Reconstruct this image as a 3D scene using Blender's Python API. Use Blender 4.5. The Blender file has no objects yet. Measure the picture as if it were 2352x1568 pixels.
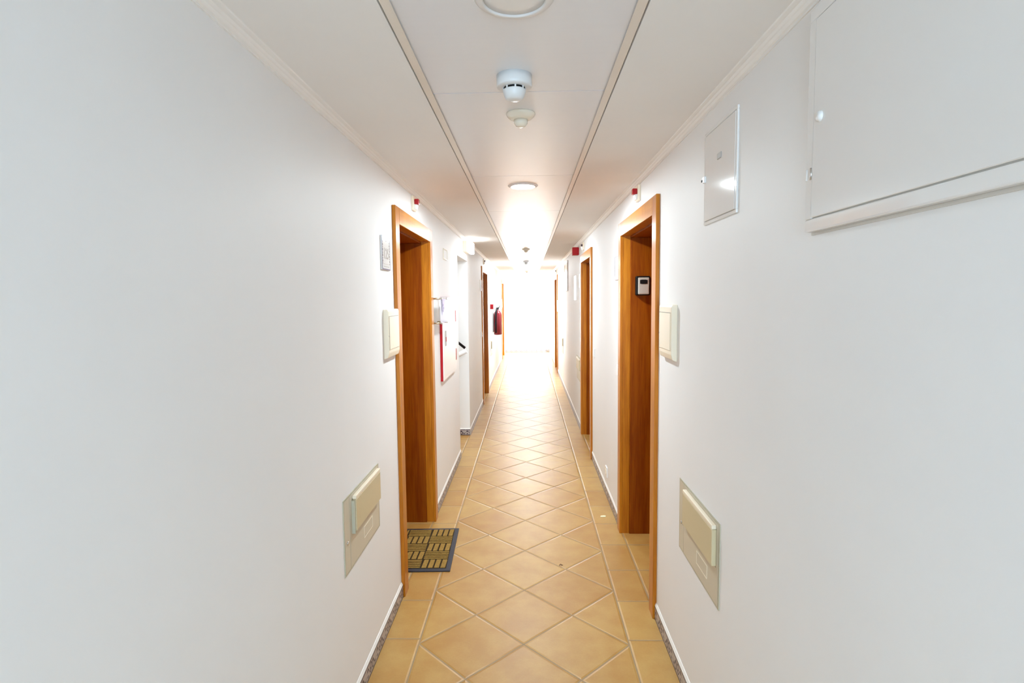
import bpy, bmesh, math, random
from mathutils import Vector, Matrix

random.seed(7)
scn = bpy.context.scene
PI = math.pi

# ------------------------------------------------------------------ camera
EYE = 1.56
F_PX = 1301.6
PITCH, YAW, ROLL = 0.0765, 0.0290, 0.0107
fwd = Vector((-math.sin(YAW) * math.cos(PITCH), math.cos(YAW) * math.cos(PITCH), -math.sin(PITCH)))
rgt = Vector((math.cos(YAW), math.sin(YAW), 0))
dwn = fwd.cross(rgt)
ca, sa = math.cos(ROLL), math.sin(ROLL)
ax = ca * rgt + sa * dwn
ay = -sa * rgt + ca * dwn
cam_data = bpy.data.cameras.new('camera')
cam_data.sensor_width = 36
cam_data.lens = F_PX * 36 / 2352
cam_data.clip_start = 0.02
cam = bpy.data.objects.new('camera', cam_data)
scn.collection.objects.link(cam)
cam.matrix_world = Matrix(((ax.x, -ay.x, -fwd.x, 0), (ax.y, -ay.y, -fwd.y, 0), (ax.z, -ay.z, -fwd.z, EYE), (0, 0, 0, 1)))
scn.camera = cam

# ------------------------------------------------------------------ exposure
scn.view_settings.view_transform = 'Standard'
scn.view_settings.look = 'None'
scn.view_settings.gamma = 1
scn.view_settings.use_curve_mapping = False
scn.view_settings.exposure = 0.68
try:
    scn.cycles.max_bounces = 14
    scn.cycles.diffuse_bounces = 9
    scn.cycles.glossy_bounces = 5
    scn.cycles.transparent_max_bounces = 12
    scn.cycles.sample_clamp_indirect = 6
except Exception:
    pass

# ------------------------------------------------------------------ daylight
world = bpy.data.worlds.new('daylight')
scn.world = world
world.use_nodes = True
wn = world.node_tree.nodes
wn['Background'].inputs[0].default_value = (0.80, 0.90, 1.0, 1)
wn['Background'].inputs[1].default_value = 1.6


def area(name, loc, direction, sx, sy, power, col):
    l = bpy.data.lights.new(name, 'AREA')
    l.shape = 'RECTANGLE'
    l.size, l.size_y = sx, sy
    l.energy = power
    l.color = col
    o = bpy.data.objects.new(name, l)
    scn.collection.objects.link(o)
    o.location = loc
    o.rotation_euler = Vector(direction).to_track_quat('-Z', 'Y').to_euler()
    return o


area('window_daylight_behind', (-0.03, -3.45, 1.35), (0, 1, 0.10), 1.1, 1.9, 116, (0.55, 0.77, 1.0))
area('window_daylight_far_end', (1.15, 15.5, 1.35), (-1, 0, -0.05), 1.3, 2.0, 340, (0.80, 0.90, 1.0))
area('window_daylight_stairs', (-2.75, 5.5, 1.5), (1, 0, -0.1), 1.3, 1.4, 8, (1.0, 0.95, 0.86))

# ------------------------------------------------------------------ geometry of the place
XL, XR = -0.676, 0.6095          # wall faces
WT = 0.34                        # wall thickness
ZC = 2.192                       # soffit height
ZP = 2.199                       # ceiling panel height
PL, PR = -0.316, 0.268           # panel field edges
Y_BACK, Y_END = -3.0, 16.33
CX, Y0, D = -0.0328, 2.448, 0.4754   # diagonal tile field


# ------------------------------------------------------------------ node helper
class NT:
    def __init__(self, name):
        self.m = bpy.data.materials.new(name)
        self.m.use_nodes = True
        self.t = self.m.node_tree
        self.n = self.t.nodes
        self.b = self.n['Principled BSDF']

    def node(self, typ, **kw):
        x = self.n.new(typ)
        for k, v in kw.items():
            setattr(x, k, v)
        return x

    def put(self, sock, val):
        if isinstance(val, bpy.types.NodeSocket):
            self.t.links.new(val, sock)
        elif isinstance(val, (tuple, list)) and len(val) == 3 and sock.type == 'RGBA':
            sock.default_value = (*val, 1)
        else:
            sock.default_value = val

    def op(self, kind, *args, clamp=False):
        x = self.node('ShaderNodeMath', operation=kind, use_clamp=clamp)
        for i, a in enumerate(args):
            self.put(x.inputs[i], a)
        return x.outputs[0]

    def step(self, v, a, b):
        x = self.node('ShaderNodeMapRange', interpolation_type='SMOOTHSTEP')
        self.put(x.inputs[0], v)
        self.put(x.inputs[1], a)
        self.put(x.inputs[2], b)
        return x.outputs[0]

    def mix(self, f, a, b):
        x = self.node('ShaderNodeMix', data_type='RGBA')
        self.put(x.inputs[0], f)
        self.put(x.inputs[6], a)
        self.put(x.inputs[7], b)
        return x.outputs[2]

    def coords(self, kind='Object', scale=None):
        c = self.node('ShaderNodeTexCoord').outputs[kind]
        if scale:
            v = self.node('ShaderNodeVectorMath', operation='MULTIPLY')
            self.put(v.inputs[0], c)
            v.inputs[1].default_value = scale
            c = v.outputs[0]
        return c

    def noise(self, vec, scale, detail=3, rough=0.5):
        x = self.node('ShaderNodeTexNoise')
        self.put(x.inputs['Vector'], vec)
        x.inputs['Scale'].default_value = scale
        x.inputs['Detail'].default_value = detail
        x.inputs['Roughness'].default_value = rough
        return x.outputs[0]

    def bump(self, h, strength, dist):
        x = self.node('ShaderNodeBump')
        x.inputs['Strength'].default_value = strength
        x.inputs['Distance'].default_value = dist
        self.put(x.inputs['Height'], h)
        self.t.links.new(x.outputs[0], self.b.inputs['Normal'])

    def set(self, **kw):
        for k, v in kw.items():
            self.put(self.b.inputs[k.replace('_', ' ')], v)
        return self


def plain(name, col, rough=0.5, metal=0.0, spec=0.5, var=0.0, scale=30):
    t = NT(name)
    if var:
        f = t.noise(t.coords(), scale)
        c = t.mix(f, tuple(x * (1 - var) for x in col), tuple(min(1, x * (1 + var)) for x in col))
    else:
        c = col
    t.set(Base_Color=c, Roughness=rough, Metallic=metal)
    t.b.inputs['Specular IOR Level'].default_value = spec
    return t.m


def emitter(name, col, strength):
    t = NT(name)
    t.set(Base_Color=(0.8, 0.8, 0.8), Roughness=0.4)
    t.b.inputs['Emission Color'].default_value = (*col, 1)
    t.b.inputs['Emission Strength'].default_value = strength
    return t.m


def wood(name, dark, light, rough, spec, scale=(26, 26, 2.2)):
    t = NT(name)
    v = t.coords(scale=scale)
    f1 = t.noise(v, 1.0, 5, 0.6)
    f2 = t.noise(t.coords(scale=(190, 190, 7)), 1.0, 2)
    f = t.op('ADD', t.op('MULTIPLY', f1, 0.7), t.op('MULTIPLY', f2, 0.3))
    t.set(Base_Color=t.mix(t.step(f, 0.34, 0.66), dark, light), Roughness=rough)
    t.b.inputs['Specular IOR Level'].default_value = spec
    t.bump(f2, 0.06, 0.001)
    return t.m


# ---- painted plaster
t = NT('white_plaster')
n = t.noise(t.coords(), 3.0, 3)
t.set(Base_Color=t.mix(n, (0.815, 0.81, 0.80), (0.85, 0.845, 0.835)), Roughness=0.55)
t.b.inputs['Specular IOR Level'].default_value = 0.35
t.bump(t.noise(t.coords(), 60, 4), 0.05, 0.004)
M_WALL = t.m
M_CEIL = plain('white_soffit_paint', (0.82, 0.805, 0.785), 0.7, spec=0.2, var=0.02, scale=4)
M_CORNICE = plain('white_cornice_paint', (0.84, 0.82, 0.79), 0.5, var=0.01)

# ---- laminated ceiling panels, satin with fine streaks across the corridor
t = NT('satin_ceiling_panel')
f = t.noise(t.coords(scale=(3.5, 60, 1)), 1.0, 4, 0.6)
t.set(Base_Color=t.mix(f, (0.76, 0.765, 0.785), (0.785, 0.79, 0.81)), Roughness=0.30)
t.b.inputs['Specular IOR Level'].default_value = 0.36
t.bump(f, 0.012, 0.001)
M_PANEL = t.m
M_TRIM = plain('cream_metal_trim', (0.76, 0.70, 0.62), 0.35)
M_GAP = plain('dark_joint', (0.16, 0.10, 0.08), 0.8)

# ---- terracotta floor tiles: diagonal field, straight borders
t = NT('terracotta_floor_tiles')
sep = t.node('ShaderNodeSeparateXYZ')
t.put(sep.inputs[0], t.coords())
x = t.op('SUBTRACT', sep.outputs[0], CX)
y = t.op('SUBTRACT', sep.outputs[1], Y0)
u = t.op('DIVIDE', t.op('ADD', x, y), D)
v = t.op('DIVIDE', t.op('SUBTRACT', x, y), D)


def dist_to_int(tt, s):
    return tt.op('ABSOLUTE', tt.op('SUBTRACT', s, tt.op('ROUND', s)))


dd = t.op('MULTIPLY', t.op('MINIMUM', dist_to_int(t, u), dist_to_int(t, v)), D / math.sqrt(2))
axx = t.op('ABSOLUTE', x)
outside = t.op('GREATER_THAN', axx, D)
far_out = t.op('GREATER_THAN', axx, D + 0.170)
j = t.op('DIVIDE', t.op('SUBTRACT', sep.outputs[1], 2.485), 0.3345)
dj = t.op('MULTIPLY', dist_to_int(t, j), 0.3345)
dedge = t.op('MINIMUM', t.op('ABSOLUTE', t.op('SUBTRACT', axx, D)), t.op('ABSOLUTE', t.op('SUBTRACT', axx, D + 0.170)))
inner = t.op('ADD', t.op('MULTIPLY', dd, t.op('SUBTRACT', 1.0, outside)), t.op('MULTIPLY', dj, outside))
dist = t.op('MINIMUM', inner, dedge)
wob = t.op('MULTIPLY', t.op('SUBTRACT', t.noise(t.coords(), 45, 2), 0.5), 0.0016)
tile = t.step(t.op('ADD', dist, wob), 0.0018, 0.0037)
# one random tone per tile
cid = t.node('ShaderNodeCombineXYZ')
t.put(cid.inputs[0], t.op('ADD', t.op('MULTIPLY', t.op('FLOOR', u), t.op('SUBTRACT', 1.0, outside)), t.op('MULTIPLY', t.op('SIGN', x), t.op('MULTIPLY', outside, 50.0))))
t.put(cid.inputs[1], t.op('ADD', t.op('MULTIPLY', t.op('FLOOR', v), t.op('SUBTRACT', 1.0, outside)), t.op('MULTIPLY', t.op('FLOOR', j), outside)))
t.put(cid.inputs[2], far_out)
wnz = t.node('ShaderNodeTexWhiteNoise', noise_dimensions='3D')
t.put(wnz.inputs['Vector'], cid.outputs[0])
mott = t.noise(t.coords(), 7.5, 4, 0.55)
fine = t.noise(t.coords(), 110, 3, 0.6)
tone = t.op('ADD', t.op('MULTIPLY', wnz.outputs[0], 0.17), t.op('ADD', t.op('MULTIPLY', mott, 0.62), t.op('MULTIPLY', fine, 0.16)))
ccol = t.mix(t.step(tone, 0.20, 0.75), (0.415, 0.205, 0.046), (0.53, 0.325, 0.098))
t.set(Base_Color=t.mix(tile, (0.31, 0.22, 0.125), ccol),
      Roughness=t.op('SUBTRACT', 0.75, t.op('MULTIPLY', tile, t.op('SUBTRACT', 0.42, t.op('MULTIPLY', mott, 0.12)))))
cush = t.step(dist, 0.002, 0.012)
t.bump(t.op('ADD', cush, t.op('MULTIPLY', mott, 0.35)), 0.6, 0.003)
t.b.inputs['Specular IOR Level'].default_value = 0.45
M_FLOOR = t.m


# ---- azulejo skirting: dark scrolls on pale glaze (local x along the wall, z up)
def azulejo(name, axis):
    t = NT(name)
    sep = t.node('ShaderNodeSeparateXYZ')
    t.put(sep.inputs[0], t.coords())
    P, HB = 0.145, 0.068
    a = t.op('DIVIDE', sep.outputs[axis], P)
    uu = t.op('SUBTRACT', a, t.op('FLOOR', a))
    vv = t.op('DIVIDE', sep.outputs[2], HB)
    dark = None

    def acc(e):
        nonlocal dark
        dark = e if dark is None else t.op('MAXIMUM', dark, e)

    def blob(cu, cv, ru, rv):
        du = t.op('DIVIDE', t.op('SUBTRACT', uu, cu), ru)
        dv = t.op('DIVIDE', t.op('SUBTRACT', vv, cv), rv)
        r = t.op('ADD', t.op('MULTIPLY', du, du), t.op('MULTIPLY', dv, dv))
        acc(t.op('SUBTRACT', 1.0, t.step(r, 0.7, 1.2)))

    def ring(cu, cv, r0, w):
        du = t.op('MULTIPLY', t.op('SUBTRACT', uu, cu), P / HB)
        dv = t.op('SUBTRACT', vv, cv)
        r = t.op('SQRT', t.op('ADD', t.op('MULTIPLY', du, du), t.op('MULTIPLY', dv, dv)))
        acc(t.op('SUBTRACT', 1.0, t.step(t.op('ABSOLUTE', t.op('SUBTRACT', r, r0)), w * 0.9, w * 1.6)))

    blob(0.12, 0.66, 0.075, 0.10)
    blob(0.12, 0.28, 0.060, 0.085)
    blob(0.40, 0.36, 0.05, 0.10)
    blob(0.63, 0.70, 0.05, 0.09)
    blob(0.86, 0.30, 0.06, 0.07)
    blob(0.74, 0.46, 0.035, 0.07)
    ring(0.42, 0.60, 0.17, 0.045)
    ring(0.66, 0.40, 0.20, 0.045)
    w = t.op('ADD', 0.5, t.op('MULTIPLY', t.op('SINE', t.op('MULTIPLY', uu, 4 * PI)), 0.24))
    acc(t.op('SUBTRACT', 1.0, t.step(t.op('ABSOLUTE', t.op('SUBTRACT', vv, w)), 0.03, 0.07)))
    acc(t.step(vv, 0.86, 0.89))
    acc(t.op('SUBTRACT', 1.0, t.step(vv, 0.10, 0.14)))
    sp = t.noise(t.coords(), 260, 2)
    paint = t.op('MULTIPLY', dark, t.op('ADD', 0.70, t.op('MULTIPLY', sp, 0.6)), clamp=True)
    joint = t.op('LESS_THAN', t.op('ABSOLUTE', t.op('SUBTRACT', uu, 0.5)), 0.49)
    pale = t.mix(t.noise(t.coords(), 120, 2), (0.36, 0.31, 0.30), (0.52, 0.455, 0.43))
    t.set(Base_Color=t.mix(joint, (0.5, 0.45, 0.4), t.mix(paint, pale, (0.028, 0.012, 0.035))), Roughness=0.32)
    return t.m


M_AZ_Y = azulejo('azulejo_skirting_glaze', 1)
M_AZ_X = azulejo('azulejo_skirting_glaze_cross', 0)
M_CAP = plain('white_skirting_fillet', (0.88, 0.87, 0.83), 0.5)

M_WOOD = wood('orange_varnished_wood', (0.40, 0.118, 0.003), (0.57, 0.205, 0.010), 0.30, 0.32)
M_WOOD_RED = wood('reddish_varnished_wood', (0.215, 0.040, 0.001), (0.32, 0.080, 0.002), 0.45, 0.12)
M_WOOD_H = wood('orange_varnished_wood_level_grain', (0.42, 0.135, 0.004), (0.60, 0.235, 0.014), 0.30, 0.32, (2.2, 26, 26))
M_PLASTIC = plain('cream_plastic', (0.85, 0.755, 0.59), 0.35)
M_WHITE = plain('white_plastic', (0.84, 0.84, 0.83), 0.3)
M_WHITE_GLOSS = plain('white_glossy_enamel', (0.82, 0.81, 0.79), 0.07)
M_IVORY = plain('ivory_plastic', (0.80, 0.74, 0.62), 0.25)
M_GREY_DARK = plain('smoky_lens_plastic', (0.09, 0.05, 0.06), 0.3)
M_GREY = plain('grey_plastic', (0.42, 0.40, 0.38), 0.5)
M_LINE = plain('fine_grey_groove', (0.34, 0.31, 0.26), 0.7)
M_SOFT = plain('pale_grey_groove_and_shade', (0.62, 0.59, 0.54), 0.7)
M_BLACK = plain('black_plastic', (0.006, 0.0055, 0.0055), 0.45, spec=0.2)
M_DET = plain('detector_white_plastic', (0.70, 0.705, 0.70), 0.35)
M_RING = plain('white_metal_ring', (0.73, 0.715, 0.70), 0.4)
M_CHROME = plain('brushed_steel', (0.66, 0.65, 0.63), 0.3, metal=1)
M_BRASS = plain('brass_pin', (0.60, 0.50, 0.34), 0.35, metal=1)
M_SILVER = plain('grey_beige_metal_face', (0.55, 0.50, 0.43), 0.45, metal=0.25, var=0.05, scale=200)
M_RED = plain('signal_red_enamel', (0.40, 0.004, 0.008), 0.4, spec=0.22)
M_RED_LENS = plain('red_lens_plastic', (0.42, 0.008, 0.015), 0.12)
M_DARK_RED = plain('extinguisher_red_paint', (0.17, 0.005, 0.010), 0.30)
M_HATCH = plain('beige_hatch_enamel', (0.60, 0.54, 0.42), 0.42, var=0.02)
M_HATCH_LID = plain('khaki_lid_enamel', (0.60, 0.51, 0.32), 0.4, var=0.02)
M_HATCH_SIDE = plain('grey_green_hatch_edge', (0.46, 0.43, 0.32), 0.45)
M_RUBBER = plain('dark_blue_black_rubber', (0.030, 0.028, 0.038), 0.6, var=0.2, scale=90)
M_PILE = plain('golden_brown_mat_pile', (0.33, 0.20, 0.052), 0.95, spec=0.1, var=0.55, scale=120)
M_PAPER = plain('pale_yellow_paper', (0.86, 0.82, 0.55), 0.8)
M_TWIG = plain('brown_leaf_scrap', (0.16, 0.08, 0.03), 0.8)
M_TILE_SIGN = plain('white_glazed_tile', (0.74, 0.72, 0.70), 0.12)
M_BLUE = plain('indigo_tile_paint', (0.055, 0.040, 0.12), 0.3)
M_TAN_INK = plain('taupe_tile_paint', (0.36, 0.31, 0.27), 0.35)
M_LILAC_INK = plain('pale_lilac_print', (0.62, 0.56, 0.76), 0.5)
M_VIOLET_INK = plain('violet_print', (0.12, 0.07, 0.20), 0.5)
M_LAMP_FILL = emitter('added_fill_lens', (0.80, 0.92, 1.0), 340)
M_LAMP_NEAR = emitter('bright_downlight_lens', (0.82, 0.94, 1.0), 520)
M_LAMP_FILL_FAR = emitter('added_far_fill_lens', (0.82, 0.92, 1.0), 850)
M_LAMP_OFF = plain('unlit_downlight_lens', (0.80, 0.79, 0.77), 0.35)
M_EMERG = emitter('lit_emergency_diffuser', (0.93, 0.98, 1.0), 6)


def glass_mat(name, tint, gloss):
    t = NT(name)
    out = t.n['Material Output']
    t.n.remove(t.b)
    tr = t.node('ShaderNodeBsdfTransparent')
    tr.inputs[0].default_value = (*tint, 1)
    gl = t.node('ShaderNodeBsdfGlossy')
    gl.inputs['Roughness'].default_value = 0.02
    mx = t.node('ShaderNodeMixShader')
    mx.inputs[0].default_value = gloss
    t.t.links.new(tr.outputs[0], mx.inputs[1])
    t.t.links.new(gl.outputs[0], mx.inputs[2])
    t.t.links.new(mx.outputs[0], out.inputs[0])
    return t.m


M_GLASS = glass_mat('window_glass', (0.97, 0.98, 0.98), 0.06)
M_ACRYL = glass_mat('clear_acrylic', (0.93, 0.93, 0.96), 0.03)


# ------------------------------------------------------------------ mesh helpers
class MB:
    def __init__(self):
        self.bm = bmesh.new()

    def box(self, x0, x1, y0, y1, z0, z1, bev=0.0, seg=2):
        r = bmesh.ops.create_cube(self.bm, size=1)
        vs = r['verts']
        for p in vs:
            p.co = Vector(((x0 + x1) / 2 + p.co.x * (x1 - x0), (y0 + y1) / 2 + p.co.y * (y1 - y0), (z0 + z1) / 2 + p.co.z * (z1 - z0)))
        if bev:
            es = {e for p in vs for e in p.link_edges}
            bmesh.ops.bevel(self.bm, geom=list(es), offset=bev, segments=seg, affect='EDGES', profile=0.5)
        return self

    def prism(self, pts, a0, a1, axis='x', bev=0.0):
        """polygon pts extruded along axis; for axis x the points are (y,z), y: (x,z), z: (x,y)"""
        def co(p, a):
            return {'x': (a, p[0], p[1]), 'y': (p[0], a, p[1]), 'z': (p[0], p[1], a)}[axis]
        A = [self.bm.verts.new(co(p, a0)) for p in pts]
        B = [self.bm.verts.new(co(p, a1)) for p in pts]
        n = len(pts)
        fs = [self.bm.faces.new(A), self.bm.faces.new(B[::-1])]
        for i in range(n):
            fs.append(self.bm.faces.new((A[i], B[i], B[(i + 1) % n], A[(i + 1) % n])))
        bmesh.ops.recalc_face_normals(self.bm, faces=fs)
        if bev:
            es = {e for f_ in fs for e in f_.edges}
            bmesh.ops.bevel(self.bm, geom=list(es), offset=bev, segments=2, affect='EDGES', profile=0.5)
        return self

    def tube(self, path, r, seg=12):
        path = [Vector(p) for p in path]
        rings = []
        for i, p in enumerate(path):
            if i == 0:
                d = path[1] - p
            elif i == len(path) - 1:
                d = p - path[i - 1]
            else:
                d = (path[i + 1] - p).normalized() + (p - path[i - 1]).normalized()
            d.normalize()
            q = d.to_track_quat('Z', 'Y')
            rr = r[i] if isinstance(r, (list, tuple)) else r
            rings.append([self.bm.verts.new(p + q @ Vector((rr * math.cos(2 * PI * k / seg), rr * math.sin(2 * PI * k / seg), 0))) for k in range(seg)])
        for a, b in zip(rings, rings[1:]):
            for k in range(seg):
                f_ = self.bm.faces.new((a[k], a[(k + 1) % seg], b[(k + 1) % seg], b[k]))
                f_.smooth = True
        self.bm.faces.new(rings[0][::-1])
        self.bm.faces.new(rings[-1])
        return self

    def lathe(self, prof, seg=40, center=(0, 0, 0), axis='z'):
        """prof: list of (r, h) ; revolve about z (or about -y for axis 'y')"""
        c = Vector(center)
        rings = []
        for r, h in prof:
            ring = []
            for k in range(seg):
                a = 2 * PI * k / seg
                if axis == 'z':
                    p = Vector((r * math.cos(a), r * math.sin(a), h))
                else:
                    p = Vector((r * math.cos(a), -h, r * math.sin(a)))
                ring.append(self.bm.verts.new(c + p))
            rings.append(ring)
        fs = []
        for a, b in zip(rings, rings[1:]):
            for k in range(seg):
                f_ = self.bm.faces.new((a[k], a[(k + 1) % seg], b[(k + 1) % seg], b[k]))
                f_.smooth = True
                fs.append(f_)
        if prof[0][0] > 1e-6:
            fs.append(self.bm.faces.new(rings[0]))
        if prof[-1][0] > 1e-6:
            fs.append(self.bm.faces.new(rings[-1]))
        bmesh.ops.remove_doubles(self.bm, verts=[q for rg in rings for q in rg], dist=1e-6)
        bmesh.ops.recalc_face_normals(self.bm, faces=[f_ for f_ in self.bm.faces])
        return self

    def build(self, name, mat, parent=None):
        me = bpy.data.meshes.new(name)
        self.bm.normal_update()
        self.bm.to_mesh(me)
        self.bm.free()
        mats = mat if isinstance(mat, (list, tuple)) else [mat]
        for m_ in mats:
            me.materials.append(m_)
        o = bpy.data.objects.new(name, me)
        scn.collection.objects.link(o)
        if parent:
            o.parent = parent
        return o


def tag(o, label, cat, group=None, kind=None):
    o['label'] = label
    if cat:
        o['category'] = cat
    if group:
        o['group'] = group
    if kind:
        o['kind'] = kind
    return o


def struct(o, label, cat):
    return tag(o, label, cat, kind='structure')


def thing(name, label, cat, loc, rz=0, group=None, kind=None):
    o = bpy.data.objects.new(name, None)
    o.empty_display_size = 0.1
    scn.collection.objects.link(o)
    o.location = loc
    o.rotation_euler = (0, 0, rz)
    return tag(o, label, cat, group, kind)


def on_left(yc, z, off=0.0):
    return dict(loc=(XL + off, yc, z), rz=PI / 2)      # local x -> +Y, local -y -> out of the wall


def on_right(yc, z, off=0.0):
    return dict(loc=(XR - off, yc, z), rz=-PI / 2)     # local x -> -Y


def dup(root, label, loc, rz):
    """a copy of a thing with copies of its parts and sub-parts"""
    r = root.copy()
    scn.collection.objects.link(r)
    r.location = loc
    r.rotation_euler = (0, 0, rz)
    r['label'] = label
    for ch in list(root.children):
        c = ch.copy()
        scn.collection.objects.link(c)
        c.parent = r
        for g in ch.children:
            d_ = g.copy()
            scn.collection.objects.link(d_)
            d_.parent = c
    return r


def text_obj(name, s, size, mat, parent, loc, depth=0.0006):
    """flat lettering facing local -y"""
    cu = bpy.data.curves.new('lettering', 'FONT')
    cu.body = s
    cu.size = size
    cu.extrude = depth
    cu.align_x = 'CENTER'
    cu.align_y = 'CENTER'
    tmp = bpy.data.objects.new('lettering', cu)
    scn.collection.objects.link(tmp)
    dg = bpy.context.evaluated_depsgraph_get()
    me = bpy.data.meshes.new_from_object(tmp.evaluated_get(dg))
    bpy.data.objects.remove(tmp)
    me.transform(Matrix.Translation(loc) @ Matrix.Rotation(PI / 2, 4, 'X'))
    me.materials.clear()
    me.materials.append(mat)
    o = bpy.data.objects.new(name, me)
    scn.collection.objects.link(o)
    o.parent = parent
    return o


# ------------------------------------------------------------------ floor
struct(MB().box(-2.6, 2.6, Y_BACK - 0.6, Y_END + 0.3, -0.08, 0).build('floor', M_FLOOR),
       'terracotta tiled corridor floor with diagonal centre tiles', 'floor')

# ------------------------------------------------------------------ walls with openings
DOOR_W, DOOR_H = 1.09, 2.03            # outer size of the architraves
LIN = 0.03
OP_HALF = DOOR_W / 2 - 0.085 + LIN     # half width of the hole in the wall
OP_TOP = DOOR_H - 0.085 + LIN
DOORS_L = [3.395, 8.79, 14.95]
DOORS_R = [3.205, 5.93, 12.2]
STAIR = (5.46, 6.38, 1.975)
WIN_R = (14.85, 16.2, 2.08)


def wall(side, openings, y0, y1):
    m = MB()
    xa, xb = (XL - WT, XL) if side == 'left' else (XR, XR + WT)
    cur = y0
    for a, b, top in sorted(openings):
        m.box(xa, xb, cur, a, 0, 2.26)
        m.box(xa, xb, a, b, top, 2.26)
        cur = b
    m.box(xa, xb, cur, y1, 0, 2.26)
    return m


opl = [(c - OP_HALF, c + OP_HALF, OP_TOP) for c in DOORS_L] + [STAIR]
opr = [(c - OP_HALF, c + OP_HALF, OP_TOP) for c in DOORS_R] + [WIN_R]
struct(wall('left', opl, Y_BACK, Y_END).build('wall_left', M_WALL), 'white plastered wall along the left of the corridor', 'wall')
struct(wall('right', opr, Y_BACK, Y_END).build('wall_right', M_WALL), 'white plastered wall along the right of the corridor', 'wall')
struct(MB().box(XL - WT, XR + WT, Y_END, Y_END + 0.2, 0, 2.26).build('wall_end', M_WALL), 'bright white wall closing the far end of the corridor', 'wall')

# back wall behind the photographer with a tall window
m = MB()
m.box(XL - WT, -0.56, Y_BACK - 0.2, Y_BACK, 0, 2.26)
m.box(0.50, XR + WT, Y_BACK - 0.2, Y_BACK, 0, 2.26)
m.box(-0.56, 0.50, Y_BACK - 0.2, Y_BACK, 2.15, 2.26)
m.box(-0.56, 0.50, Y_BACK - 0.2, Y_BACK, 0, 0.25)
struct(m.build('wall_back', M_WALL), 'white wall behind the viewer with a tall window', 'wall')

# stairwell behind the left opening
sx = XL - WT
m = MB()
m.box(-2.5, sx, STAIR[1], STAIR[1] + 0.2, 0, 2.6)
m.box(-2.5, sx, 4.4, 4.6, 0, 2.6)
m.box(-2.6, -2.5, 4.4, 4.85, 0, 2.6)
m.box(-2.6, -2.5, 6.15, STAIR[1] + 0.2, 0, 2.6)
m.box(-2.6, -2.5, 4.85, 6.15, 0, 0.8)
m.box(-2.6, -2.5, 4.85, 6.15, 2.2, 2.6)
m.box(-2.6, sx, 4.4, STAIR[1] + 0.2, 2.6, 2.7)
m.box(sx - 0.05, sx, 4.4, STAIR[1] + 0.2, 2.26, 2.6)
struct(m.build('wall_stairwell', M_WALL), 'pale wall inside the stair opening on the left', 'wall')


def window(name, label, cx, cy, cz, w, h, rz, nv):
    r = thing(name, label, 'window', (cx, cy, cz), rz, kind='structure')
    fw, dp = 0.05, 0.03
    m = MB()
    m.box(-w / 2, w / 2, -dp, dp, h - fw, h)
    m.box(-w / 2, w / 2, -dp, dp, 0, fw)
    for i in range(nv + 1):
        xx = -w / 2 + fw / 2 + i * (w - fw) / nv
        m.box(xx - fw / 2, xx + fw / 2, -dp + 0.002, dp - 0.002, fw, h - fw)
    m.build('window_frame', M_WHITE, r)
    for i in range(nv):
        xa = -w / 2 + fw + i * (w - fw) / nv
        MB().box(xa, xa + (w - fw) / nv - fw, -0.003, 0.003, fw, h - fw).build('pane', M_GLASS, r)


window('window_1', 'tall glazed opening in the right wall at the far end', XR + 0.2, (WIN_R[0] + WIN_R[1]) / 2, 0, WIN_R[1] - WIN_R[0], WIN_R[2], PI / 2, 3)
window('window_2', 'tall window behind the viewer', -0.03, Y_BACK - 0.1, 0.25, 1.06, 1.9, 0, 2)
window('window_3', 'window lighting the stairwell on the left', -2.55, 5.5, 0.8, 1.3, 1.4, PI / 2, 2)

# ------------------------------------------------------------------ ceiling
m = MB()
m.box(XL, PL, Y_BACK, Y_END, ZC, 2.26)
m.box(PR, XR, Y_BACK, Y_END, ZC, 2.26)
m.box(XL - WT, XR + WT, Y_BACK - 0.2, Y_END + 0.2, 2.26, 2.40)
ceil = struct(m.build('ceiling', M_CEIL), 'white soffit ceiling with a strip of panels down the middle', 'ceiling')
TW = 0.022
JP = 1.2145
y = 1.818 - 4 * JP
while y < Y_END - 0.05:
    ya, yb = max(y + 0.0025, Y_BACK + 0.001), min(y + JP - 0.0025, Y_END - 0.001)
    if yb > ya:
        MB().box(PL + 0.008, PR - 0.008, ya, yb, ZP, ZP + 0.012).build('ceiling_panel', M_PANEL, ceil)
    y += JP
MB().box(PL + 0.0002, PR - 0.0002, Y_BACK + 0.001, Y_END - 0.001, ZP + 0.014, 2.2598).build('panel_void', M_GAP, ceil)


def angle(name, x0, x1, up):
    mm = MB()
    mm.box(x0, x1, Y_BACK + 0.001, Y_END - 0.001, ZC + 0.001, ZC + 0.0035)
    xa = x0 if up < 0 else x1 - 0.002
    mm.box(xa, xa + 0.002, Y_BACK + 0.001, Y_END - 0.001, ZC + 0.0035, ZP + 0.013)
    return mm.build(name, M_TRIM)


struct(angle('trim_1', PL + 0.004, PL + 0.004 + TW, -1), 'cream metal edge along the left of the ceiling panels', 'trim')
struct(angle('trim_2', PR - 0.004 - TW, PR - 0.004, 1), 'cream metal edge along the right of the ceiling panels', 'trim')

# stepped cornices
cp = [(0, 0), (0.004, 0), (0.004, 0.005), (0.009, 0.007), (0.014, 0.013), (0.017, 0.0145), (0.021, 0.020), (0.024, 0.0205), (0.031, 0.0225), (0.033, 0.026), (0, 0.026)]
zc0 = ZC - 0.026
struct(MB().prism([(XL + a, zc0 + b) for a, b in cp], Y_BACK, Y_END, 'y').build('trim_3', M_CORNICE), 'slim moulded white cornice over the left wall', 'cornice')
struct(MB().prism([(XR - a, zc0 + b) for a, b in cp], Y_BACK, Y_END, 'y').build('trim_4', M_CORNICE), 'slim moulded white cornice over the right wall', 'cornice')

# ------------------------------------------------------------------ skirting
BH = 0.068


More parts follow.
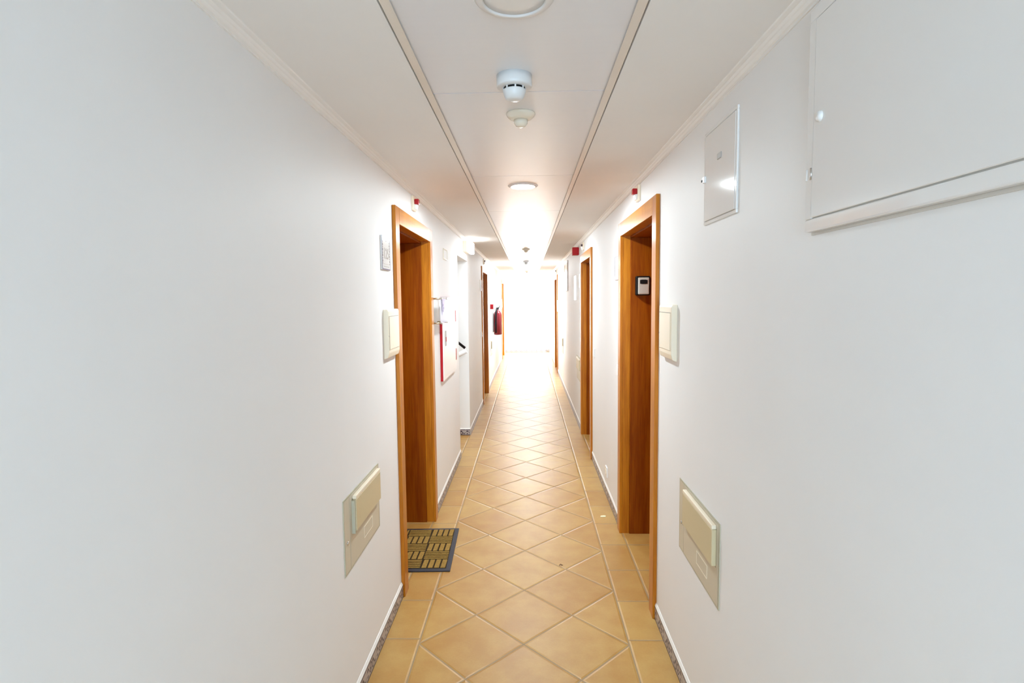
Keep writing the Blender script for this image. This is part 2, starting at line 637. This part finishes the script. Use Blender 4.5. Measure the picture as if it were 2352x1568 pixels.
def skirting(name, label, segs):
    root = thing(name, label, 'baseboard', (0, 0, 0), kind='structure')
    a, b, c = MB(), MB(), MB()
    for kind, p, q, at, n in segs:        # runs along y at x=at (normal n) or along x at y=at
        th = 0.008
        if kind == 'y':
            a.box(min(at, at + n * th), max(at, at + n * th), p, q, 0, BH)
            b.prism([(at, BH), (at + n * th, BH), (at + n * 0.002, BH + 0.014), (at, BH + 0.014)], p, q, 'y')
        else:
            c.box(p, q, min(at, at + n * th), max(at, at + n * th), 0, BH)
            b.prism([(at, BH), (at + n * th, BH), (at + n * 0.002, BH + 0.014), (at, BH + 0.014)], p, q, 'x')
    if len(a.bm.verts):
        a.build('skirting_tiles', M_AZ_Y, root)
    if len(c.bm.verts):
        c.build('skirting_tiles', M_AZ_X, root)
    b.build('plaster_fillet', M_CAP, root)


hw = DOOR_W / 2 + 0.001
e = [Y_BACK] + [q for c in DOORS_L[:1] for q in (c - hw, c + hw)] + [STAIR[0]] + [STAIR[1]] + [q for c in DOORS_L[1:] for q in (c - hw, c + hw)] + [Y_END]
skirting('baseboard_left', 'patterned tile skirting at the foot of the left wall', [('y', e[i], e[i + 1], XL, 1) for i in range(0, len(e), 2)])
e = [Y_BACK] + [q for c in DOORS_R for q in (c - hw, c + hw)] + [WIN_R[0]]
skirting('baseboard_right', 'patterned tile skirting at the foot of the right wall', [('y', e[i], e[i + 1], XR, -1) for i in range(0, len(e), 2)] + [('y', WIN_R[1], Y_END, XR, -1)])
skirting('baseboard_end', 'patterned tile skirting at the foot of the far wall', [('x', XL + 0.009, XR - 0.009, Y_END, -1)])
skirting('baseboard_stairwell', 'patterned tile skirting inside the stair opening', [('x', -2.45, XL, STAIR[1], -1)])


# ------------------------------------------------------------------ doors in deep timber linings
def door(name, label, place):
    r = thing(name, label, 'door', place['loc'], place['rz'], kind='structure')
    W, Hh, fw, pr = DOOR_W / 2, DOOR_H, 0.085, 0.018
    iw, ih = W - fw, Hh - fw
    m = MB()
    m.box(-W, -iw, -pr, 0, 0, Hh, 0.0015, 1)
    m.box(iw, W, -pr, 0, 0, Hh, 0.0015, 1)
    m.build('architrave', M_WOOD, r)
    MB().box(-iw, iw, -pr, 0, ih, Hh, 0.0015, 1).build('architrave_head', M_WOOD_H, r)
    d1, d2 = 0.045, 0.28
    m = MB()
    for s in (-1, 1):
        a, b = sorted((s * iw, s * (iw + LIN - 0.0005)))
        m.box(a, b, 0.0002, d1, 0, ih)
    m.box(-iw - LIN + 0.0005, iw + LIN - 0.0005, 0.0002, d1, ih, ih + LIN - 0.0005)
    m.build('outer_lining', M_WOOD, r)
    m = MB()
    st = 0.010
    for s in (-1, 1):
        a, b = sorted((s * (iw - st), s * (iw + LIN - 0.0005)))
        m.box(a, b, d1 + 0.001, d2, 0, ih - st, 0.0015, 1)
    m.box(-iw - LIN + 0.0005, iw + LIN - 0.0005, d1 + 0.001, d2, ih - st, ih + LIN - 0.0005, 0.0015, 1)
    m.build('inner_lining', M_WOOD_RED, r)
    lw = iw + LIN - 0.001
    leaf = MB().box(-lw, lw, d2 + 0.001, d2 + 0.041, 0.004, ih + LIN - 0.001).build('door_leaf', M_WOOD_RED, r)
    MB().tube([(-iw + 0.10, d2, 1.02), (-iw + 0.10, d2 - 0.045, 1.02), (-iw + 0.12, d2 - 0.05, 1.02), (-iw + 0.22, d2 - 0.05, 1.02)], 0.009).build('handle', M_CHROME, leaf)
    MB().box(-iw + 0.075, -iw + 0.125, d2 - 0.006, d2 + 0.0008, 0.9, 1.12, 0.002, 1).build('lock_plate', M_CHROME, leaf)
    return r


door('door_1', 'orange timber doorway with a doormat in it, nearest on the left', on_left(DOORS_L[0], 0))
door('door_2', 'orange timber doorway holding the key box, nearest on the right', on_right(DOORS_R[0], 0))
door('door_3', 'timber doorway on the right beyond the red siren box', on_right(DOORS_R[1], 0))
door('door_4', 'dark timber doorway on the left before the extinguisher', on_left(DOORS_L[1], 0))
door('door_5', 'dark timber doorway at the far right end', on_right(DOORS_R[2], 0))
door('door_6', 'red-orange lit doorway at the far left end', on_left(DOORS_L[2], 0))

# ------------------------------------------------------------------ doormat
mat = thing('doormat', 'brown and black basket-weave doormat in the left doorway', 'doormat', (-0.470, 3.425, 0), 0.035)
MW, ML = 0.43, 0.60
MB().box(-MW, 0, -ML / 2, ML / 2, 0.0, 0.009, 0.003, 2).build('rubber_border', M_RUBBER, mat)
MB().box(-MW + 0.02, -0.026, -ML / 2 + 0.026, ML / 2 - 0.026, 0.0088, 0.0098).build('pile_backing', plain('dark_brown_backing', (0.045, 0.028, 0.012), 0.9, spec=0.1, var=0.3, scale=90), mat)
m = MB()
bw, cw, chh = 0.026, 0.150, 0.1085
nx_, ny_ = 3, 5
x_hi = -bw
y_lo = -ML / 2 + bw
for r_ in range(ny_):
    for c_ in range(nx_):
        xa, xb = max(x_hi - (c_ + 1) * cw, -MW + 0.02), x_hi - c_ * cw
        ya, yb = y_lo + r_ * 0.1096, y_lo + (r_ + 1) * 0.1096
        g = 0.004
        if (r_ + c_) % 2 == 0:
            k = 4
            wv = (xb - xa - g) / k
            for i in range(k):
                x0 = xa + g / 2 + i * wv
                m.prism([(x0 + 0.005, ya + g), (x0 + wv - 0.005, ya + g), (x0 + wv - 0.001, yb - g), (x0 + 0.009, yb - g)], 0.0095, 0.0125 + random.uniform(0, .001), 'z')
        else:
            k = 5
            wv = (yb - ya - g) / k
            for i in range(k):
                y0_ = ya + g / 2 + i * wv
                m.box(xa + g, xb - g, y0_ + 0.005, y0_ + wv - 0.005, 0.0095, 0.0125 + random.uniform(0, .001))
m.build('woven_pile', M_PILE, mat)

# scraps on the floor
sc_ = MB().prism([(-0.020, -0.012), (0.018, -0.009), (0.021, 0.010), (0.004, 0.013), (-0.016, 0.008)], 0.0005, 0.0045, 'z').build('paper_scrap', M_PAPER)
sc_.location = (0.521, 3.949, 0)
tag(sc_, 'small pale yellow paper scrap on the right border tiles', 'litter')
tw = MB().tube([(-0.010, -0.006, 0.003), (-0.001, 0.002, 0.007), (0.006, -0.002, 0.003), (0.013, -0.001, 0.003)], [0.0015, 0.003, 0.0025, 0.001], 6).build('leaf_scrap', M_TWIG)
tw.location = (0.178, 3.208, 0)
tag(tw, 'tiny brown dry leaf scrap on the diagonal floor tiles', 'litter')


# ------------------------------------------------------------------ service hatches low on the walls
def hatch(label, place):
    r = thing('service_hatch', label, 'hatch', place['loc'], place['rz'], 'beige service hatches low on the walls')
    w, h = 0.48, 0.285
    m = MB()
    m.box(-w / 2, w / 2, -0.003, 0, 0, 0.006)
    m.box(-w / 2, w / 2, -0.003, 0, h - 0.006, h)
    m.box(-w / 2, -w / 2 + 0.006, -0.003, 0, 0.006, h - 0.006)
    m.box(w / 2 - 0.012, w / 2, -0.003, 0, 0.006, h - 0.006)
    m.build('hatch_frame', M_HATCH_SIDE, r)
    dr = MB().box(-w / 2 + 0.068, w / 2 - 0.0125, -0.0035, -0.0002, 0.0065, h - 0.0065).build('hatch_door', M_HATCH, r)
    MB().box(-w / 2 + 0.0065, -w / 2 + 0.064, -0.0032, -0.0002, 0.0065, h - 0.0065).build('lock_strip', M_HATCH, r)
    MB().box(-w / 2 + 0.064, -w / 2 + 0.068, -0.0022, -0.0002, 0.0065, h - 0.0065).build('groove', M_LINE, r)
    lid = MB().box(-w / 2 + 0.100, w / 2 - 0.028, -0.019, -0.0036, 0.135, h - 0.028, 0.002, 1).build('raised_lid', M_HATCH_LID, r)
    MB().box(-w / 2 + 0.101, w / 2 - 0.029, -0.0195, -0.0036, h - 0.0275, h - 0.013, 0.003, 2).build('lid_hinge', M_PLASTIC, lid)
    MB().box(-w / 2 + 0.090, -w / 2 + 0.0995, -0.016, -0.0036, 0.128, h - 0.03).build('lid_edge', M_HATCH_SIDE, lid)
    MB().box(-w / 2 + 0.115, w / 2 - 0.03, -0.0042, -0.0036, 0.1295, 0.1325).build('groove', M_LINE, dr)
    m = MB()
    px, pz, pw, ph = 0.00, 0.045, 0.12, 0.045
    for q in ((px, px + pw, pz, pz + 0.002), (px, px + pw, pz + ph, pz + ph + 0.002), (px, px + 0.002, pz, pz + ph), (px + pw, px + pw + 0.002, pz, pz + ph + 0.002)):
        m.box(q[0], q[1], -0.0048, -0.0036, q[2], q[3])
    m.build('label_frame', M_PLASTIC, dr)
    MB().lathe([(0.006, 0.0), (0.006, 0.003), (0.004, 0.004), (0.0, 0.004)], 16, (-w / 2 + 0.035, -0.0032, 0.115), 'y').build('lock', M_CHROME, r)
    return r


h1 = hatch('beige hatch low on the near left wall before the doormat', on_left(2.216, 0.549))
dup(h1, 'beige hatch low on the near right wall, closest to the viewer', (XR, 2.018, 0.545), -PI / 2)
dup(h1, 'beige hatch on the left wall below the fire extinguisher', (XL, 10.35, 0.52), PI / 2)
dup(h1, 'white hatch on the right wall just past the second doorway', (XR, 6.86, 0.56), -PI / 2)
dup(h1, 'faint hatch low on the far right wall before the end doorway', (XR, 10.1, 0.58), -PI / 2)


# ------------------------------------------------------------------ door-entry boxes
def entry_box(label, place, w=0.215, h=0.235, dp=0.025):
    r = thing('door_chime_box', label, 'door chime', place['loc'], place['rz'], 'cream boxes beside the doorways')
    prof = [(0, 0.0), (-dp * 0.75, 0.008), (-dp, 0.03), (-dp, h - 0.01), (-dp * 0.8, h), (0, h)]
    MB().prism(prof, -w / 2, w / 2, 'x', 0.0025).build('housing', M_PLASTIC, r)
    MB().box(-w / 2 + 0.012, w / 2 - 0.014, -dp - 0.0025, -dp + 0.001, 0.045, h - 0.035, 0.002, 1).build('cover', M_PLASTIC, r)
    m = MB()
    m.box(-w / 2 + 0.0085, -w / 2 + 0.0112, -dp - 0.0006, -dp + 0.0008, 0.042, h - 0.031)
    m.box(-w / 2 + 0.0112, w / 2 - 0.012, -dp - 0.0006, -dp + 0.0008, h - 0.0345, h - 0.032)
    m.build('groove', M_LINE, r)
    MB().lathe([(0.003, 0), (0.003, 0.002), (0, 0.002)], 12, (-w / 2 + 0.004, -dp, 0.11), 'y').build('button', M_GREY, r)
    return r


e1 = entry_box('cream door chime box beside the nearest left doorway', on_left(2.732, 1.278))
dup(e1, 'cream door chime box beside the nearest right doorway', (XR, 2.440, 1.290), -PI / 2)
s_ = 0.62
e3 = dup(e1, 'small pale door chime box by the far right doorway', (XR, 11.48, 1.27), -PI / 2)
e4 = dup(e1, 'small pale door chime box by the far left doorway', (XL, 14.25, 1.29), PI / 2)


# ------------------------------------------------------------------ room number tiles
def number_tile(label, place, number):
    r = thing('room_number_tile', label, 'number sign', place['loc'], place['rz'], 'glazed tiles beside the doorways')
    w, h, dp = 0.155, 0.158, 0.008
    MB().box(-w / 2, w / 2, -dp, 0, 0, h, 0.0015, 1).build('tile', M_TILE_SIGN, r)
    m = MB()
    f0, f1 = -dp - 0.0006, -dp + 0.0002
    for q in ((-w / 2 + .001, -w / 2 + .007, .001, h - .001), (w / 2 - .005, w / 2 - .002, .001, h - .001)):
        m.box(q[0], q[1], f0, f1, q[2], q[3])
    m.box(-w / 2 + .007, w / 2 - .005, f0, f1, .001, .006)
    m.box(-w / 2 + .007, w / 2 - .005, f0, f1, h - .005, h - .002)
    m.build('painted_border', M_BLUE, r)
    m = MB()
    m.box(-0.045, 0.055, f0, f1, 0.026, 0.029)
    for k in range(9):
        for xx in (-0.062, 0.062):
            m.lathe([(0.0, 0.0), (0.004 + 0.002 * (k % 2), 0.0), (0.0, 0.0007)], 8, (xx, -dp, 0.03 + 0.0125 * k), 'y')
    for k in range(8):
        m.lathe([(0.0, 0.0), (0.003 + 0.001 * (k % 2), 0.0), (0.0, 0.0007)], 8, (-0.043 + 0.0125 * k, -dp, 0.016), 'y')
    m.lathe([(0.0, 0.0), (0.004, 0.0), (0.0, 0.0007)], 12, (0.0, -dp, h - 0.022), 'y')
    m.build('painted_scrolls', M_TAN_INK, r)
    if number:
        text_obj('painted_number', number, 0.072, M_TAN_INK, r, (0.002, -dp - 0.0004, 0.074))
    return r


number_tile('glazed number tile reading 125 beside the near left doorway', on_left(2.684, 1.698), '125')
n2 = number_tile('pale glazed number tile beyond the near right doorway', on_right(3.885, 1.675), None)
dup(n2, 'pale glazed tile before the dark left doorway', (XL, 8.13, 1.665), PI / 2)
dup(n2, 'pale glazed tile past the second right doorway', (XR, 6.62, 1.675), -PI / 2)


# ------------------------------------------------------------------ red indicator lamps over the doorways
def indicator(label, place, lit=True):
    r = thing('door_indicator_light', label, 'indicator light', place['loc'], place['rz'], 'indicator lights over the doorways')
    w, h = 0.082, 0.084
    MB().box(-w / 2, w / 2, -0.014, 0, 0, h, 0.003, 2).build('back_plate', M_PLASTIC, r)
    MB().prism([(-0.0138, 0.004), (-0.024, 0.010), (-0.030, 0.034), (-0.0138, 0.036)], -0.026, 0.026, 'x', 0.002).build('lower_shroud', M_WHITE, r)
    if lit:
        MB().box(-0.018, 0.018, -0.040, -0.0138, 0.0365, 0.068, 0.005, 3).build('red_lens', M_RED_LENS, r)
    else:
        MB().lathe([(0.011, 0.0), (0.011, 0.016), (0.008, 0.020), (0, 0.021)], 18, (0, -0.0138, 0.052), 'y').build('dark_lens', M_GREY_DARK, r)
    return r


i1 = indicator('red indicator light over the nearest left doorway', on_left(3.375, 2.078))
dup(i1, 'red indicator light over the nearest right doorway', (XR, 3.150, 2.076), -PI / 2)
i2 = indicator('white indicator box with dark lens over the second right doorway', on_right(6.22, 2.070), False)
dup(i2, 'indicator box over the dark doorway on the left', (XL, 8.66, 2.072), PI / 2)
dup(i2, 'indicator box over the doorway at the far right end', (XR, 12.0, 2.065), -PI / 2)
dup(i2, 'indicator box over the doorway at the far left end', (XL, 14.75, 2.065), PI / 2)

# ------------------------------------------------------------------ key box on the right doorway's lining
yk = DOORS_R[0] + DOOR_W / 2 - 0.085 - 0.010
kb = thing('key_lockbox', 'black and grey key lockbox on the right door lining', 'key lockbox', (0.7285, yk, 1.568), 0)
MB().box(-0.046, 0.046, -0.034, 0, 0, 0.122, 0.008, 3).build('body', M_BLACK, kb)
MB().box(-0.033, 0.037, -0.041, -0.033, 0.006, 0.113, 0.006, 3).build('cover', M_SILVER, kb)
m = MB()
m.prism([(-0.021, 0.074), (-0.010, 0.0715), (0.014, 0.0715), (0.025, 0.074), (0.026, 0.096), (0.014, 0.099), (-0.010, 0.099), (-0.022, 0.096)], -0.0425, -0.040, 'y')
m.build('shutter', M_BLACK, kb)

# ------------------------------------------------------------------ electrical cupboards on the right wall
def cupboard(label, place, w, z0, h, pr, fr, small):
    r = thing('electrical_cupboard', label, 'cupboard', place['loc'], place['rz'], 'white electrical panels high on the right wall')
    m = MB()
    m.box(-w / 2, w / 2, -pr, 0, 0, fr, 0.003 if not small else 0.0012, 2)
    m.box(-w / 2, w / 2, -pr, 0, h - fr, h, 0.0015, 1)
    m.box(-w / 2, -w / 2 + fr, -pr, 0, fr, h - fr, 0.0015, 1)
    m.box(w / 2 - fr, w / 2, -pr, 0, fr, h - fr, 0.0015, 1)
    m.build('frame', M_WHITE_GLOSS, r)
    MB().box(-w / 2 + fr, w / 2 - fr, -pr + 0.004, -0.0001, fr, h - fr).build('groove', M_SOFT, r)
    if not small:
        MB().box(-w / 2 - 0.001, w / 2 + 0.001, -0.0025, 0, -0.006, -0.0001).build('under_shade_strip', M_SOFT, r)  # grey strip paints the line of shade under the cupboard's lower edge
    g = 0.0022
    dr = MB().box(-w / 2 + fr + g, w / 2 - fr - g, -pr - 0.001, -pr + 0.0035, fr + g, h - fr - g, 0.0012, 1).build('panel_door', M_WHITE_GLOSS, r)
    return r, dr


yb_ = 0.33
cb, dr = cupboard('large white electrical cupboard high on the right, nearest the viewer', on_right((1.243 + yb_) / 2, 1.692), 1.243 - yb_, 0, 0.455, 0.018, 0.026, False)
wl = -(1.243 - yb_) / 2
MB().lathe([(0.011, 0), (0.011, 0.006), (0.008, 0.010), (0, 0.011)], 24, (wl + 0.055, -0.015, 0.226), 'y').build('knob', M_WHITE, dr)
MB().tube([(wl + 0.004, -0.016, 0.107), (wl + 0.004, -0.016, 0.131)], 0.004, 10).build('hinge', M_WHITE, cb)
MB().tube([(wl + 0.022, -0.018, 0.107), (wl + 0.022, -0.018, 0.131)], 0.0025, 10).build('hinge', M_CHROME, cb)
ws_ = 0.302
cs, dr = cupboard('small white electrical panel with a lock between large cupboard and doorway', on_right(1.834, 1.800), ws_, 0, 0.305, 0.006, 0.010, True)
MB().box(-0.012, 0.024, -0.010, -0.0066, 0.188, 0.206, 0.001, 1).build('lock_plate', M_GREY, dr)
MB().box(-ws_ / 2 + 0.004, -ws_ / 2 + 0.024, -0.014, -0.0055, 0.140, 0.162, 0.002, 1).build('latch', M_WHITE, cs)
MB().box(-ws_ / 2 + 0.001, -ws_ / 2 + 0.006, -0.017, -0.0145, 0.145, 0.152).build('latch_tab', M_BLACK, cs)
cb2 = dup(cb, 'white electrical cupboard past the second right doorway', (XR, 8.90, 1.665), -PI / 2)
cs2 = dup(cs, 'small white electrical panel farther along, near the right end doorway', (XR, 9.58, 1.79), -PI / 2)
cb2.scale = (0.62, 1, 1)

nt = MB().box(-0.17, 0.17, -0.006, 0, 0, 0.31, 0.001, 1).build('notice_board', M_WHITE_GLOSS)
nt.location, nt.rotation_euler = (XR, 7.30, 1.525), (0, 0, -PI / 2)
tag(nt, 'plain white notice panel on the right wall past the siren', 'notice')

# ------------------------------------------------------------------ siren, call point, switches, socket
sr = thing('fire_siren', 'red fire siren box high on the right wall', 'siren', (XR, 6.85, 2.060), -PI / 2)
MB().box(-0.05, 0.05, -0.078, -0.006, 0, 0.092, 0.004, 2).build('red_housing', M_RED, sr)
MB().box(-0.046, 0.046, -0.006, 0, 0.004, 0.088).build('back_plate', M_RED, sr)
cpnt = thing('fire_call_point', 'small red fire call point above the extinguisher', 'call point', (XL, 10.12, 1.365), PI / 2)
MB().box(-0.045, 0.045, -0.058, 0, 0, 0.088, 0.003, 2).build('red_housing', M_RED, cpnt)
MB().box(-0.030, 0.030, -0.0605, -0.0578, 0.018, 0.068, 0.001, 1).build('press_panel', M_WHITE, cpnt)


def switch(label, place):
    r = thing('light_switch', label, 'light switch', place['loc'], place['rz'], 'white light switches beside the doorways')
    MB().box(-0.041, 0.041, -0.009, 0, 0, 0.082, 0.003, 2).build('switch_plate', M_WHITE, r)
    MB().prism([(-0.0088, 0.014), (-0.014, 0.014), (-0.011, 0.068), (-0.0088, 0.068)], -0.027, 0.027, 'x', 0.001).build('rocker', M_WHITE, r)
    return r


s1 = switch('white light switch just past the nearest right doorway', on_right(3.835, 1.018))
dup(s1, 'white light switch before the second right doorway', (XR, 5.235, 1.005), -PI / 2)
dup(s1, 'white light switch before the dark left doorway', (XL, 8.12, 1.000), PI / 2)
so = thing('wall_socket', 'white wall socket low on the right wall', 'socket', (XR, 4.39, 0.150), -PI / 2)
MB().box(-0.041, 0.041, -0.008, 0, 0, 0.082, 0.003, 2).build('socket_plate', M_WHITE, so)
MB().lathe([(0.022, 0.0), (0.022, 0.004), (0.019, 0.004), (0.019, 0.001), (0, 0.001)], 24, (0, -0.0078, 0.041), 'y').build('outlet', M_PLASTIC, so)


def wall_plate(label, place):
    r = thing('framed_wall_plate', label, 'wall plate', place['loc'], place['rz'], 'small framed plates on the left wall')
    w, h = 0.215, 0.086
    m = MB()
    m.box(-w / 2, w / 2, -0.006, 0, 0, 0.008)
    m.box(-w / 2, w / 2, -0.006, 0, h - 0.008, h)
    m.box(-w / 2, -w / 2 + 0.010, -0.006, 0, 0.008, h - 0.008)
    m.box(w / 2 - 0.010, w / 2, -0.006, 0, 0.008, h - 0.008)
    m.build('frame', M_IVORY, r)
    MB().box(-w / 2 + 0.010, w / 2 - 0.010, -0.003, 0, 0.008, h - 0.008).build('blank_face', M_WALL, r)
    return r


wp = wall_plate('small cream framed plate above the fire hose cabinet', on_left(4.65, 1.876))
dup(wp, 'small framed plate above the fire extinguisher', (XL, 10.5, 1.84), PI / 2)

# ------------------------------------------------------------------ fire hose cabinet
hc = thing('fire_hose_cabinet', 'white fire hose cabinet with red edges on the left wall', 'fire hose cabinet', (XL, 4.705, 0.925), PI / 2)
w, h = 0.80, 0.645
MB().box(-w / 2, w / 2, -0.020, 0, 0, h, 0.002, 1).build('red_case', M_RED, hc)
MB().box(-w / 2 - 0.002, -w / 2 - 0.0002, -0.0205, 0, 0.452, h + 0.001).build('white_side', M_WHITE, hc)
pts = [(-w / 2 + .002, .028), (w / 2 - .001, .028), (w / 2 - .001, .085), (w / 2 - .075, .085), (w / 2 - .075, .190), (w / 2 - .001, .190),
       (w / 2 - .001, .430), (w / 2 - .075, .430), (w / 2 - .075, .530), (w / 2 - .001, .530), (w / 2 + .001, h + .001), (-w / 2 + .002, h + .001)]
dr = MB().prism(pts, -0.0255, -0.0202, 'y').build('white_door', M_WHITE, hc)
MB().box(-w / 2 + .002, w / 2 - .001, -0.0235, -0.0202, 0.001, 0.026).build('bottom_rail', M_WHITE, hc)
for z0 in (.086, .431):
    MB().box(w / 2 - .073, w / 2 - .003, -0.0245, -0.0202, z0, z0 + .098).build('red_hinge', M_RED, hc)
lt = MB().box(-w / 2 + .10, -w / 2 + .155, -0.029, -0.0252, .265, .385, 0.001, 1).build('latch', M_GREY, dr)
MB().box(-w / 2 + .108, -w / 2 + .147, -0.031, -0.0288, .30, .335).build('latch_window', M_RED, dr)

# acrylic notice on stand-off pins
an = thing('acrylic_notice', 'clear acrylic notice held off the left wall on metal pins', 'notice', (XL, 4.0775, 1.375), PI / 2)
aw, ah, ad = 0.285, 0.200, 0.066
MB().box(-aw / 2, aw / 2, -ad - 0.004, -ad, 0, ah).build('acrylic_sheet', M_ACRYL, an)
pr_ = MB().box(-aw / 2 + 0.006, aw / 2 - 0.006, -ad + 0.0006, -ad + 0.0014, 0.012, ah - 0.012).build('printed_page', M_WHITE, an)
MB().prism([(-0.080, 0.185), (0.03, 0.185), (0.00, 0.12), (-0.080, 0.07)], -ad - 0.0049, -ad - 0.0042, 'y').build('lilac_print', M_LILAC_INK, pr_)
m = MB()
for (xx, zz) in ((-0.055, 0.140), (-0.02, 0.118), (-0.055, 0.10)):
    m.lathe([(0.010, 0.0), (0.010, 0.0007), (0, 0.0007)], 14, (xx, -ad - 0.0049, zz), 'y')
m.build('violet_dots', M_VIOLET_INK, pr_)
for zz in (0.014, ah - 0.014):
    for xx in (-0.1225, 0.125):
        pn = MB().tube([(xx, 0, zz), (xx, -ad - 0.0005, zz)], 0.0065, 14).build('standoff_pin', M_BRASS, an)
        MB().lathe([(0.009, 0.0), (0.009, 0.005), (0.006, 0.007), (0, 0.007)], 16, (xx, -ad - 0.0042, zz), 'y').build('pin_cap', M_CHROME, pn)

# ------------------------------------------------------------------ emergency light over the stair opening
el = thing('emergency_light', 'lit emergency light box over the stair opening', 'emergency light', (XL, 6.14, 2.050), PI / 2)
MB().box(-0.18, 0.18, -0.040, 0, 0, 0.112, 0.004, 2).build('housing', M_PLASTIC, el)
MB().box(-0.172, 0.172, -0.088, -0.040, -0.004, 0.113, 0.008, 3).build('glowing_diffuser', M_EMERG, el)

# handrail in the stair opening
hr = thing('stair_handrail', 'black and white stair handrail in the left opening', 'handrail', (-0.70, 6.26, 0.90), 0)
MB().tube([(-0.62, 0.0, 0.62), (-0.12, 0.0, 0.205), (-0.004, 0.0, 0.110)], [0.014, 0.014, 0.015], 12).build('black_rail', M_BLACK, hr)
MB().tube([(0.010, 0.0, 0.080), (-0.10, 0.0, 0.025), (-0.50, 0.0, -0.17)], 0.026, 14).build('white_rail', M_WHITE, hr)
MB().tube([(-0.10, 0.0, 0.19), (-0.10, 0.118, 0.13)], 0.008, 10).build('bracket', M_BLACK, hr)
MB().tube([(-0.10, 0.0, 0.028), (-0.10, 0.118, 0.0)], 0.008, 10).build('bracket', M_WHITE, hr)

# ------------------------------------------------------------------ fire extinguisher
fe = thing('fire_extinguisher', 'dark red fire extinguisher hung on the left wall', 'fire extinguisher', (XL, 10.80, 0.865), PI / 2)
cy_ = -0.095
MB().lathe([(0, 0.0), (0.066, 0.0), (0.075, 0.012), (0.075, 0.375), (0.070, 0.41), (0.050, 0.445), (0.022, 0.465), (0.018, 0.485), (0, 0.485)], 36, (0, cy_, 0)).build('cylinder', M_DARK_RED, fe)
hd = MB().box(-0.016, 0.016, cy_ - 0.024, cy_ + 0.024, 0.482, 0.515, 0.004, 2).build('valve', M_BLACK, fe)
MB().tube([(0, cy_ + 0.03, 0.506), (0, cy_ - 0.03, 0.520), (0, cy_ - 0.042, 0.556)], [0.008, 0.008, 0.006], 10).build('lever', M_BLACK, hd)
MB().tube([(-0.018, cy_ - 0.0, 0.497), (-0.060, cy_ + 0.015, 0.485), (-0.086, cy_ + 0.030, 0.40), (-0.088, cy_ + 0.034, 0.20), (-0.086, cy_ + 0.032, 0.04)], 0.017, 12).build('hose', M_BLACK, fe)
MB().box(-0.03, 0.03, cy_ + 0.076, 0, 0.05, 0.45, 0.002, 1).build('wall_bracket', M_GREY, fe)


# ------------------------------------------------------------------ ceiling fittings
def downlight(label, y, lens, ring=True):
    r = thing('round_downlight', label, 'ceiling light', (-0.024, y, ZP), 0, 'round lights in the ceiling panels')
    if not ring:
        MB().lathe([(0.0, -0.0035), (0.060, -0.0035), (0.0665, -0.0005), (0, -0.0005)], 48).build('lens', lens, r)
        return r
    MB().lathe([(0.0665, 0.0), (0.0665, -0.007), (0.071, -0.008), (0.080, -0.006), (0.086, -0.001), (0.086, 0.0)], 48).build('trim_ring', M_RING, r)
    MB().lathe([(0.0, -0.0065), (0.040, -0.0063), (0.0655, -0.004), (0.0655, -0.0005), (0, -0.0005)], 48).build('lens', lens, r)
    return r


downlight('unlit round downlight nearest the viewer in the ceiling', 1.262, M_LAMP_OFF)
downlight('lit round downlight in the third ceiling panel', 3.300, M_LAMP_NEAR)
downlight('added frameless fill light level with the stair opening', 5.62, M_LAMP_FILL, False)  # added lamp, brightens the walls of the middle stretch
downlight('added frameless fill light just past the distant smoke detector', 10.45, M_LAMP_FILL_FAR, False)  # added lamp, lifts the walls towards the far end


def smoke(label, x, y):
    r = thing('smoke_detector', label, 'smoke detector', (x, y, ZP), 0, 'smoke detectors on the ceiling panels')
    MB().lathe([(0.051, 0.0), (0.051, -0.030), (0.049, -0.033), (0.030, -0.034)], 44).build('base', M_DET, r)
    MB().lathe([(0.0, -0.0345), (0.0315, -0.0345), (0.0315, -0.040), (0.0, -0.040)], 36).build('sensing_chamber', M_BLACK, r)
    m = MB()
    for k in range(8):
        a0 = 2 * PI * k / 8 + 0.11
        q = [(0.0335 * math.cos(a0 + d_ * 0.035), 0.0335 * math.sin(a0 + d_ * 0.035)) for d_ in (-2, -1, 0, 1, 2)] + \
            [(0.029 * math.cos(a0 + d_ * 0.035), 0.029 * math.sin(a0 + d_ * 0.035)) for d_ in (2, 1, 0, -1, -2)]
        m.prism(q, -0.042, -0.034, 'z')
    m.build('vent_ribs', M_DET, r)
    MB().lathe([(0.0, -0.0402), (0.033, -0.0402), (0.0335, -0.043), (0.030, -0.054), (0.026, -0.064), (0.015, -0.069), (0, -0.070)], 40).build('cap', M_DET, r)
    return r


sd = smoke('white smoke detector nearest the viewer on the ceiling', -0.0345, 1.690)


def pir(label, x, y):
    r = thing('motion_sensor', label, 'motion sensor', (x, y, ZP), 0, 'motion sensors on the ceiling panels')
    MB().lathe([(0.050, 0.0), (0.051, -0.003), (0.048, -0.009), (0.040, -0.017), (0.030, -0.022), (0.0245, -0.0225)], 44).build('base', M_IVORY, r)
    MB().lathe([(0.0, -0.0222), (0.0242, -0.0226), (0.0235, -0.034), (0.017, -0.043), (0.009, -0.0465), (0, -0.047)], 36).build('lens_dome', M_IVORY, r)
    return r


ps = pir('cream motion sensor just behind the near smoke detector', -0.020, 2.025)
dup(ps, 'first small sensor on the distant ceiling panels', (-0.022, 7.50, ZP), 0)
sd2 = dup(sd, 'second distant detector on the ceiling, darkest against the light', (-0.030, 9.90, ZP), 0)
dup(ps, 'last tiny sensor on the ceiling near the far end', (-0.024, 13.6, ZP), 0)
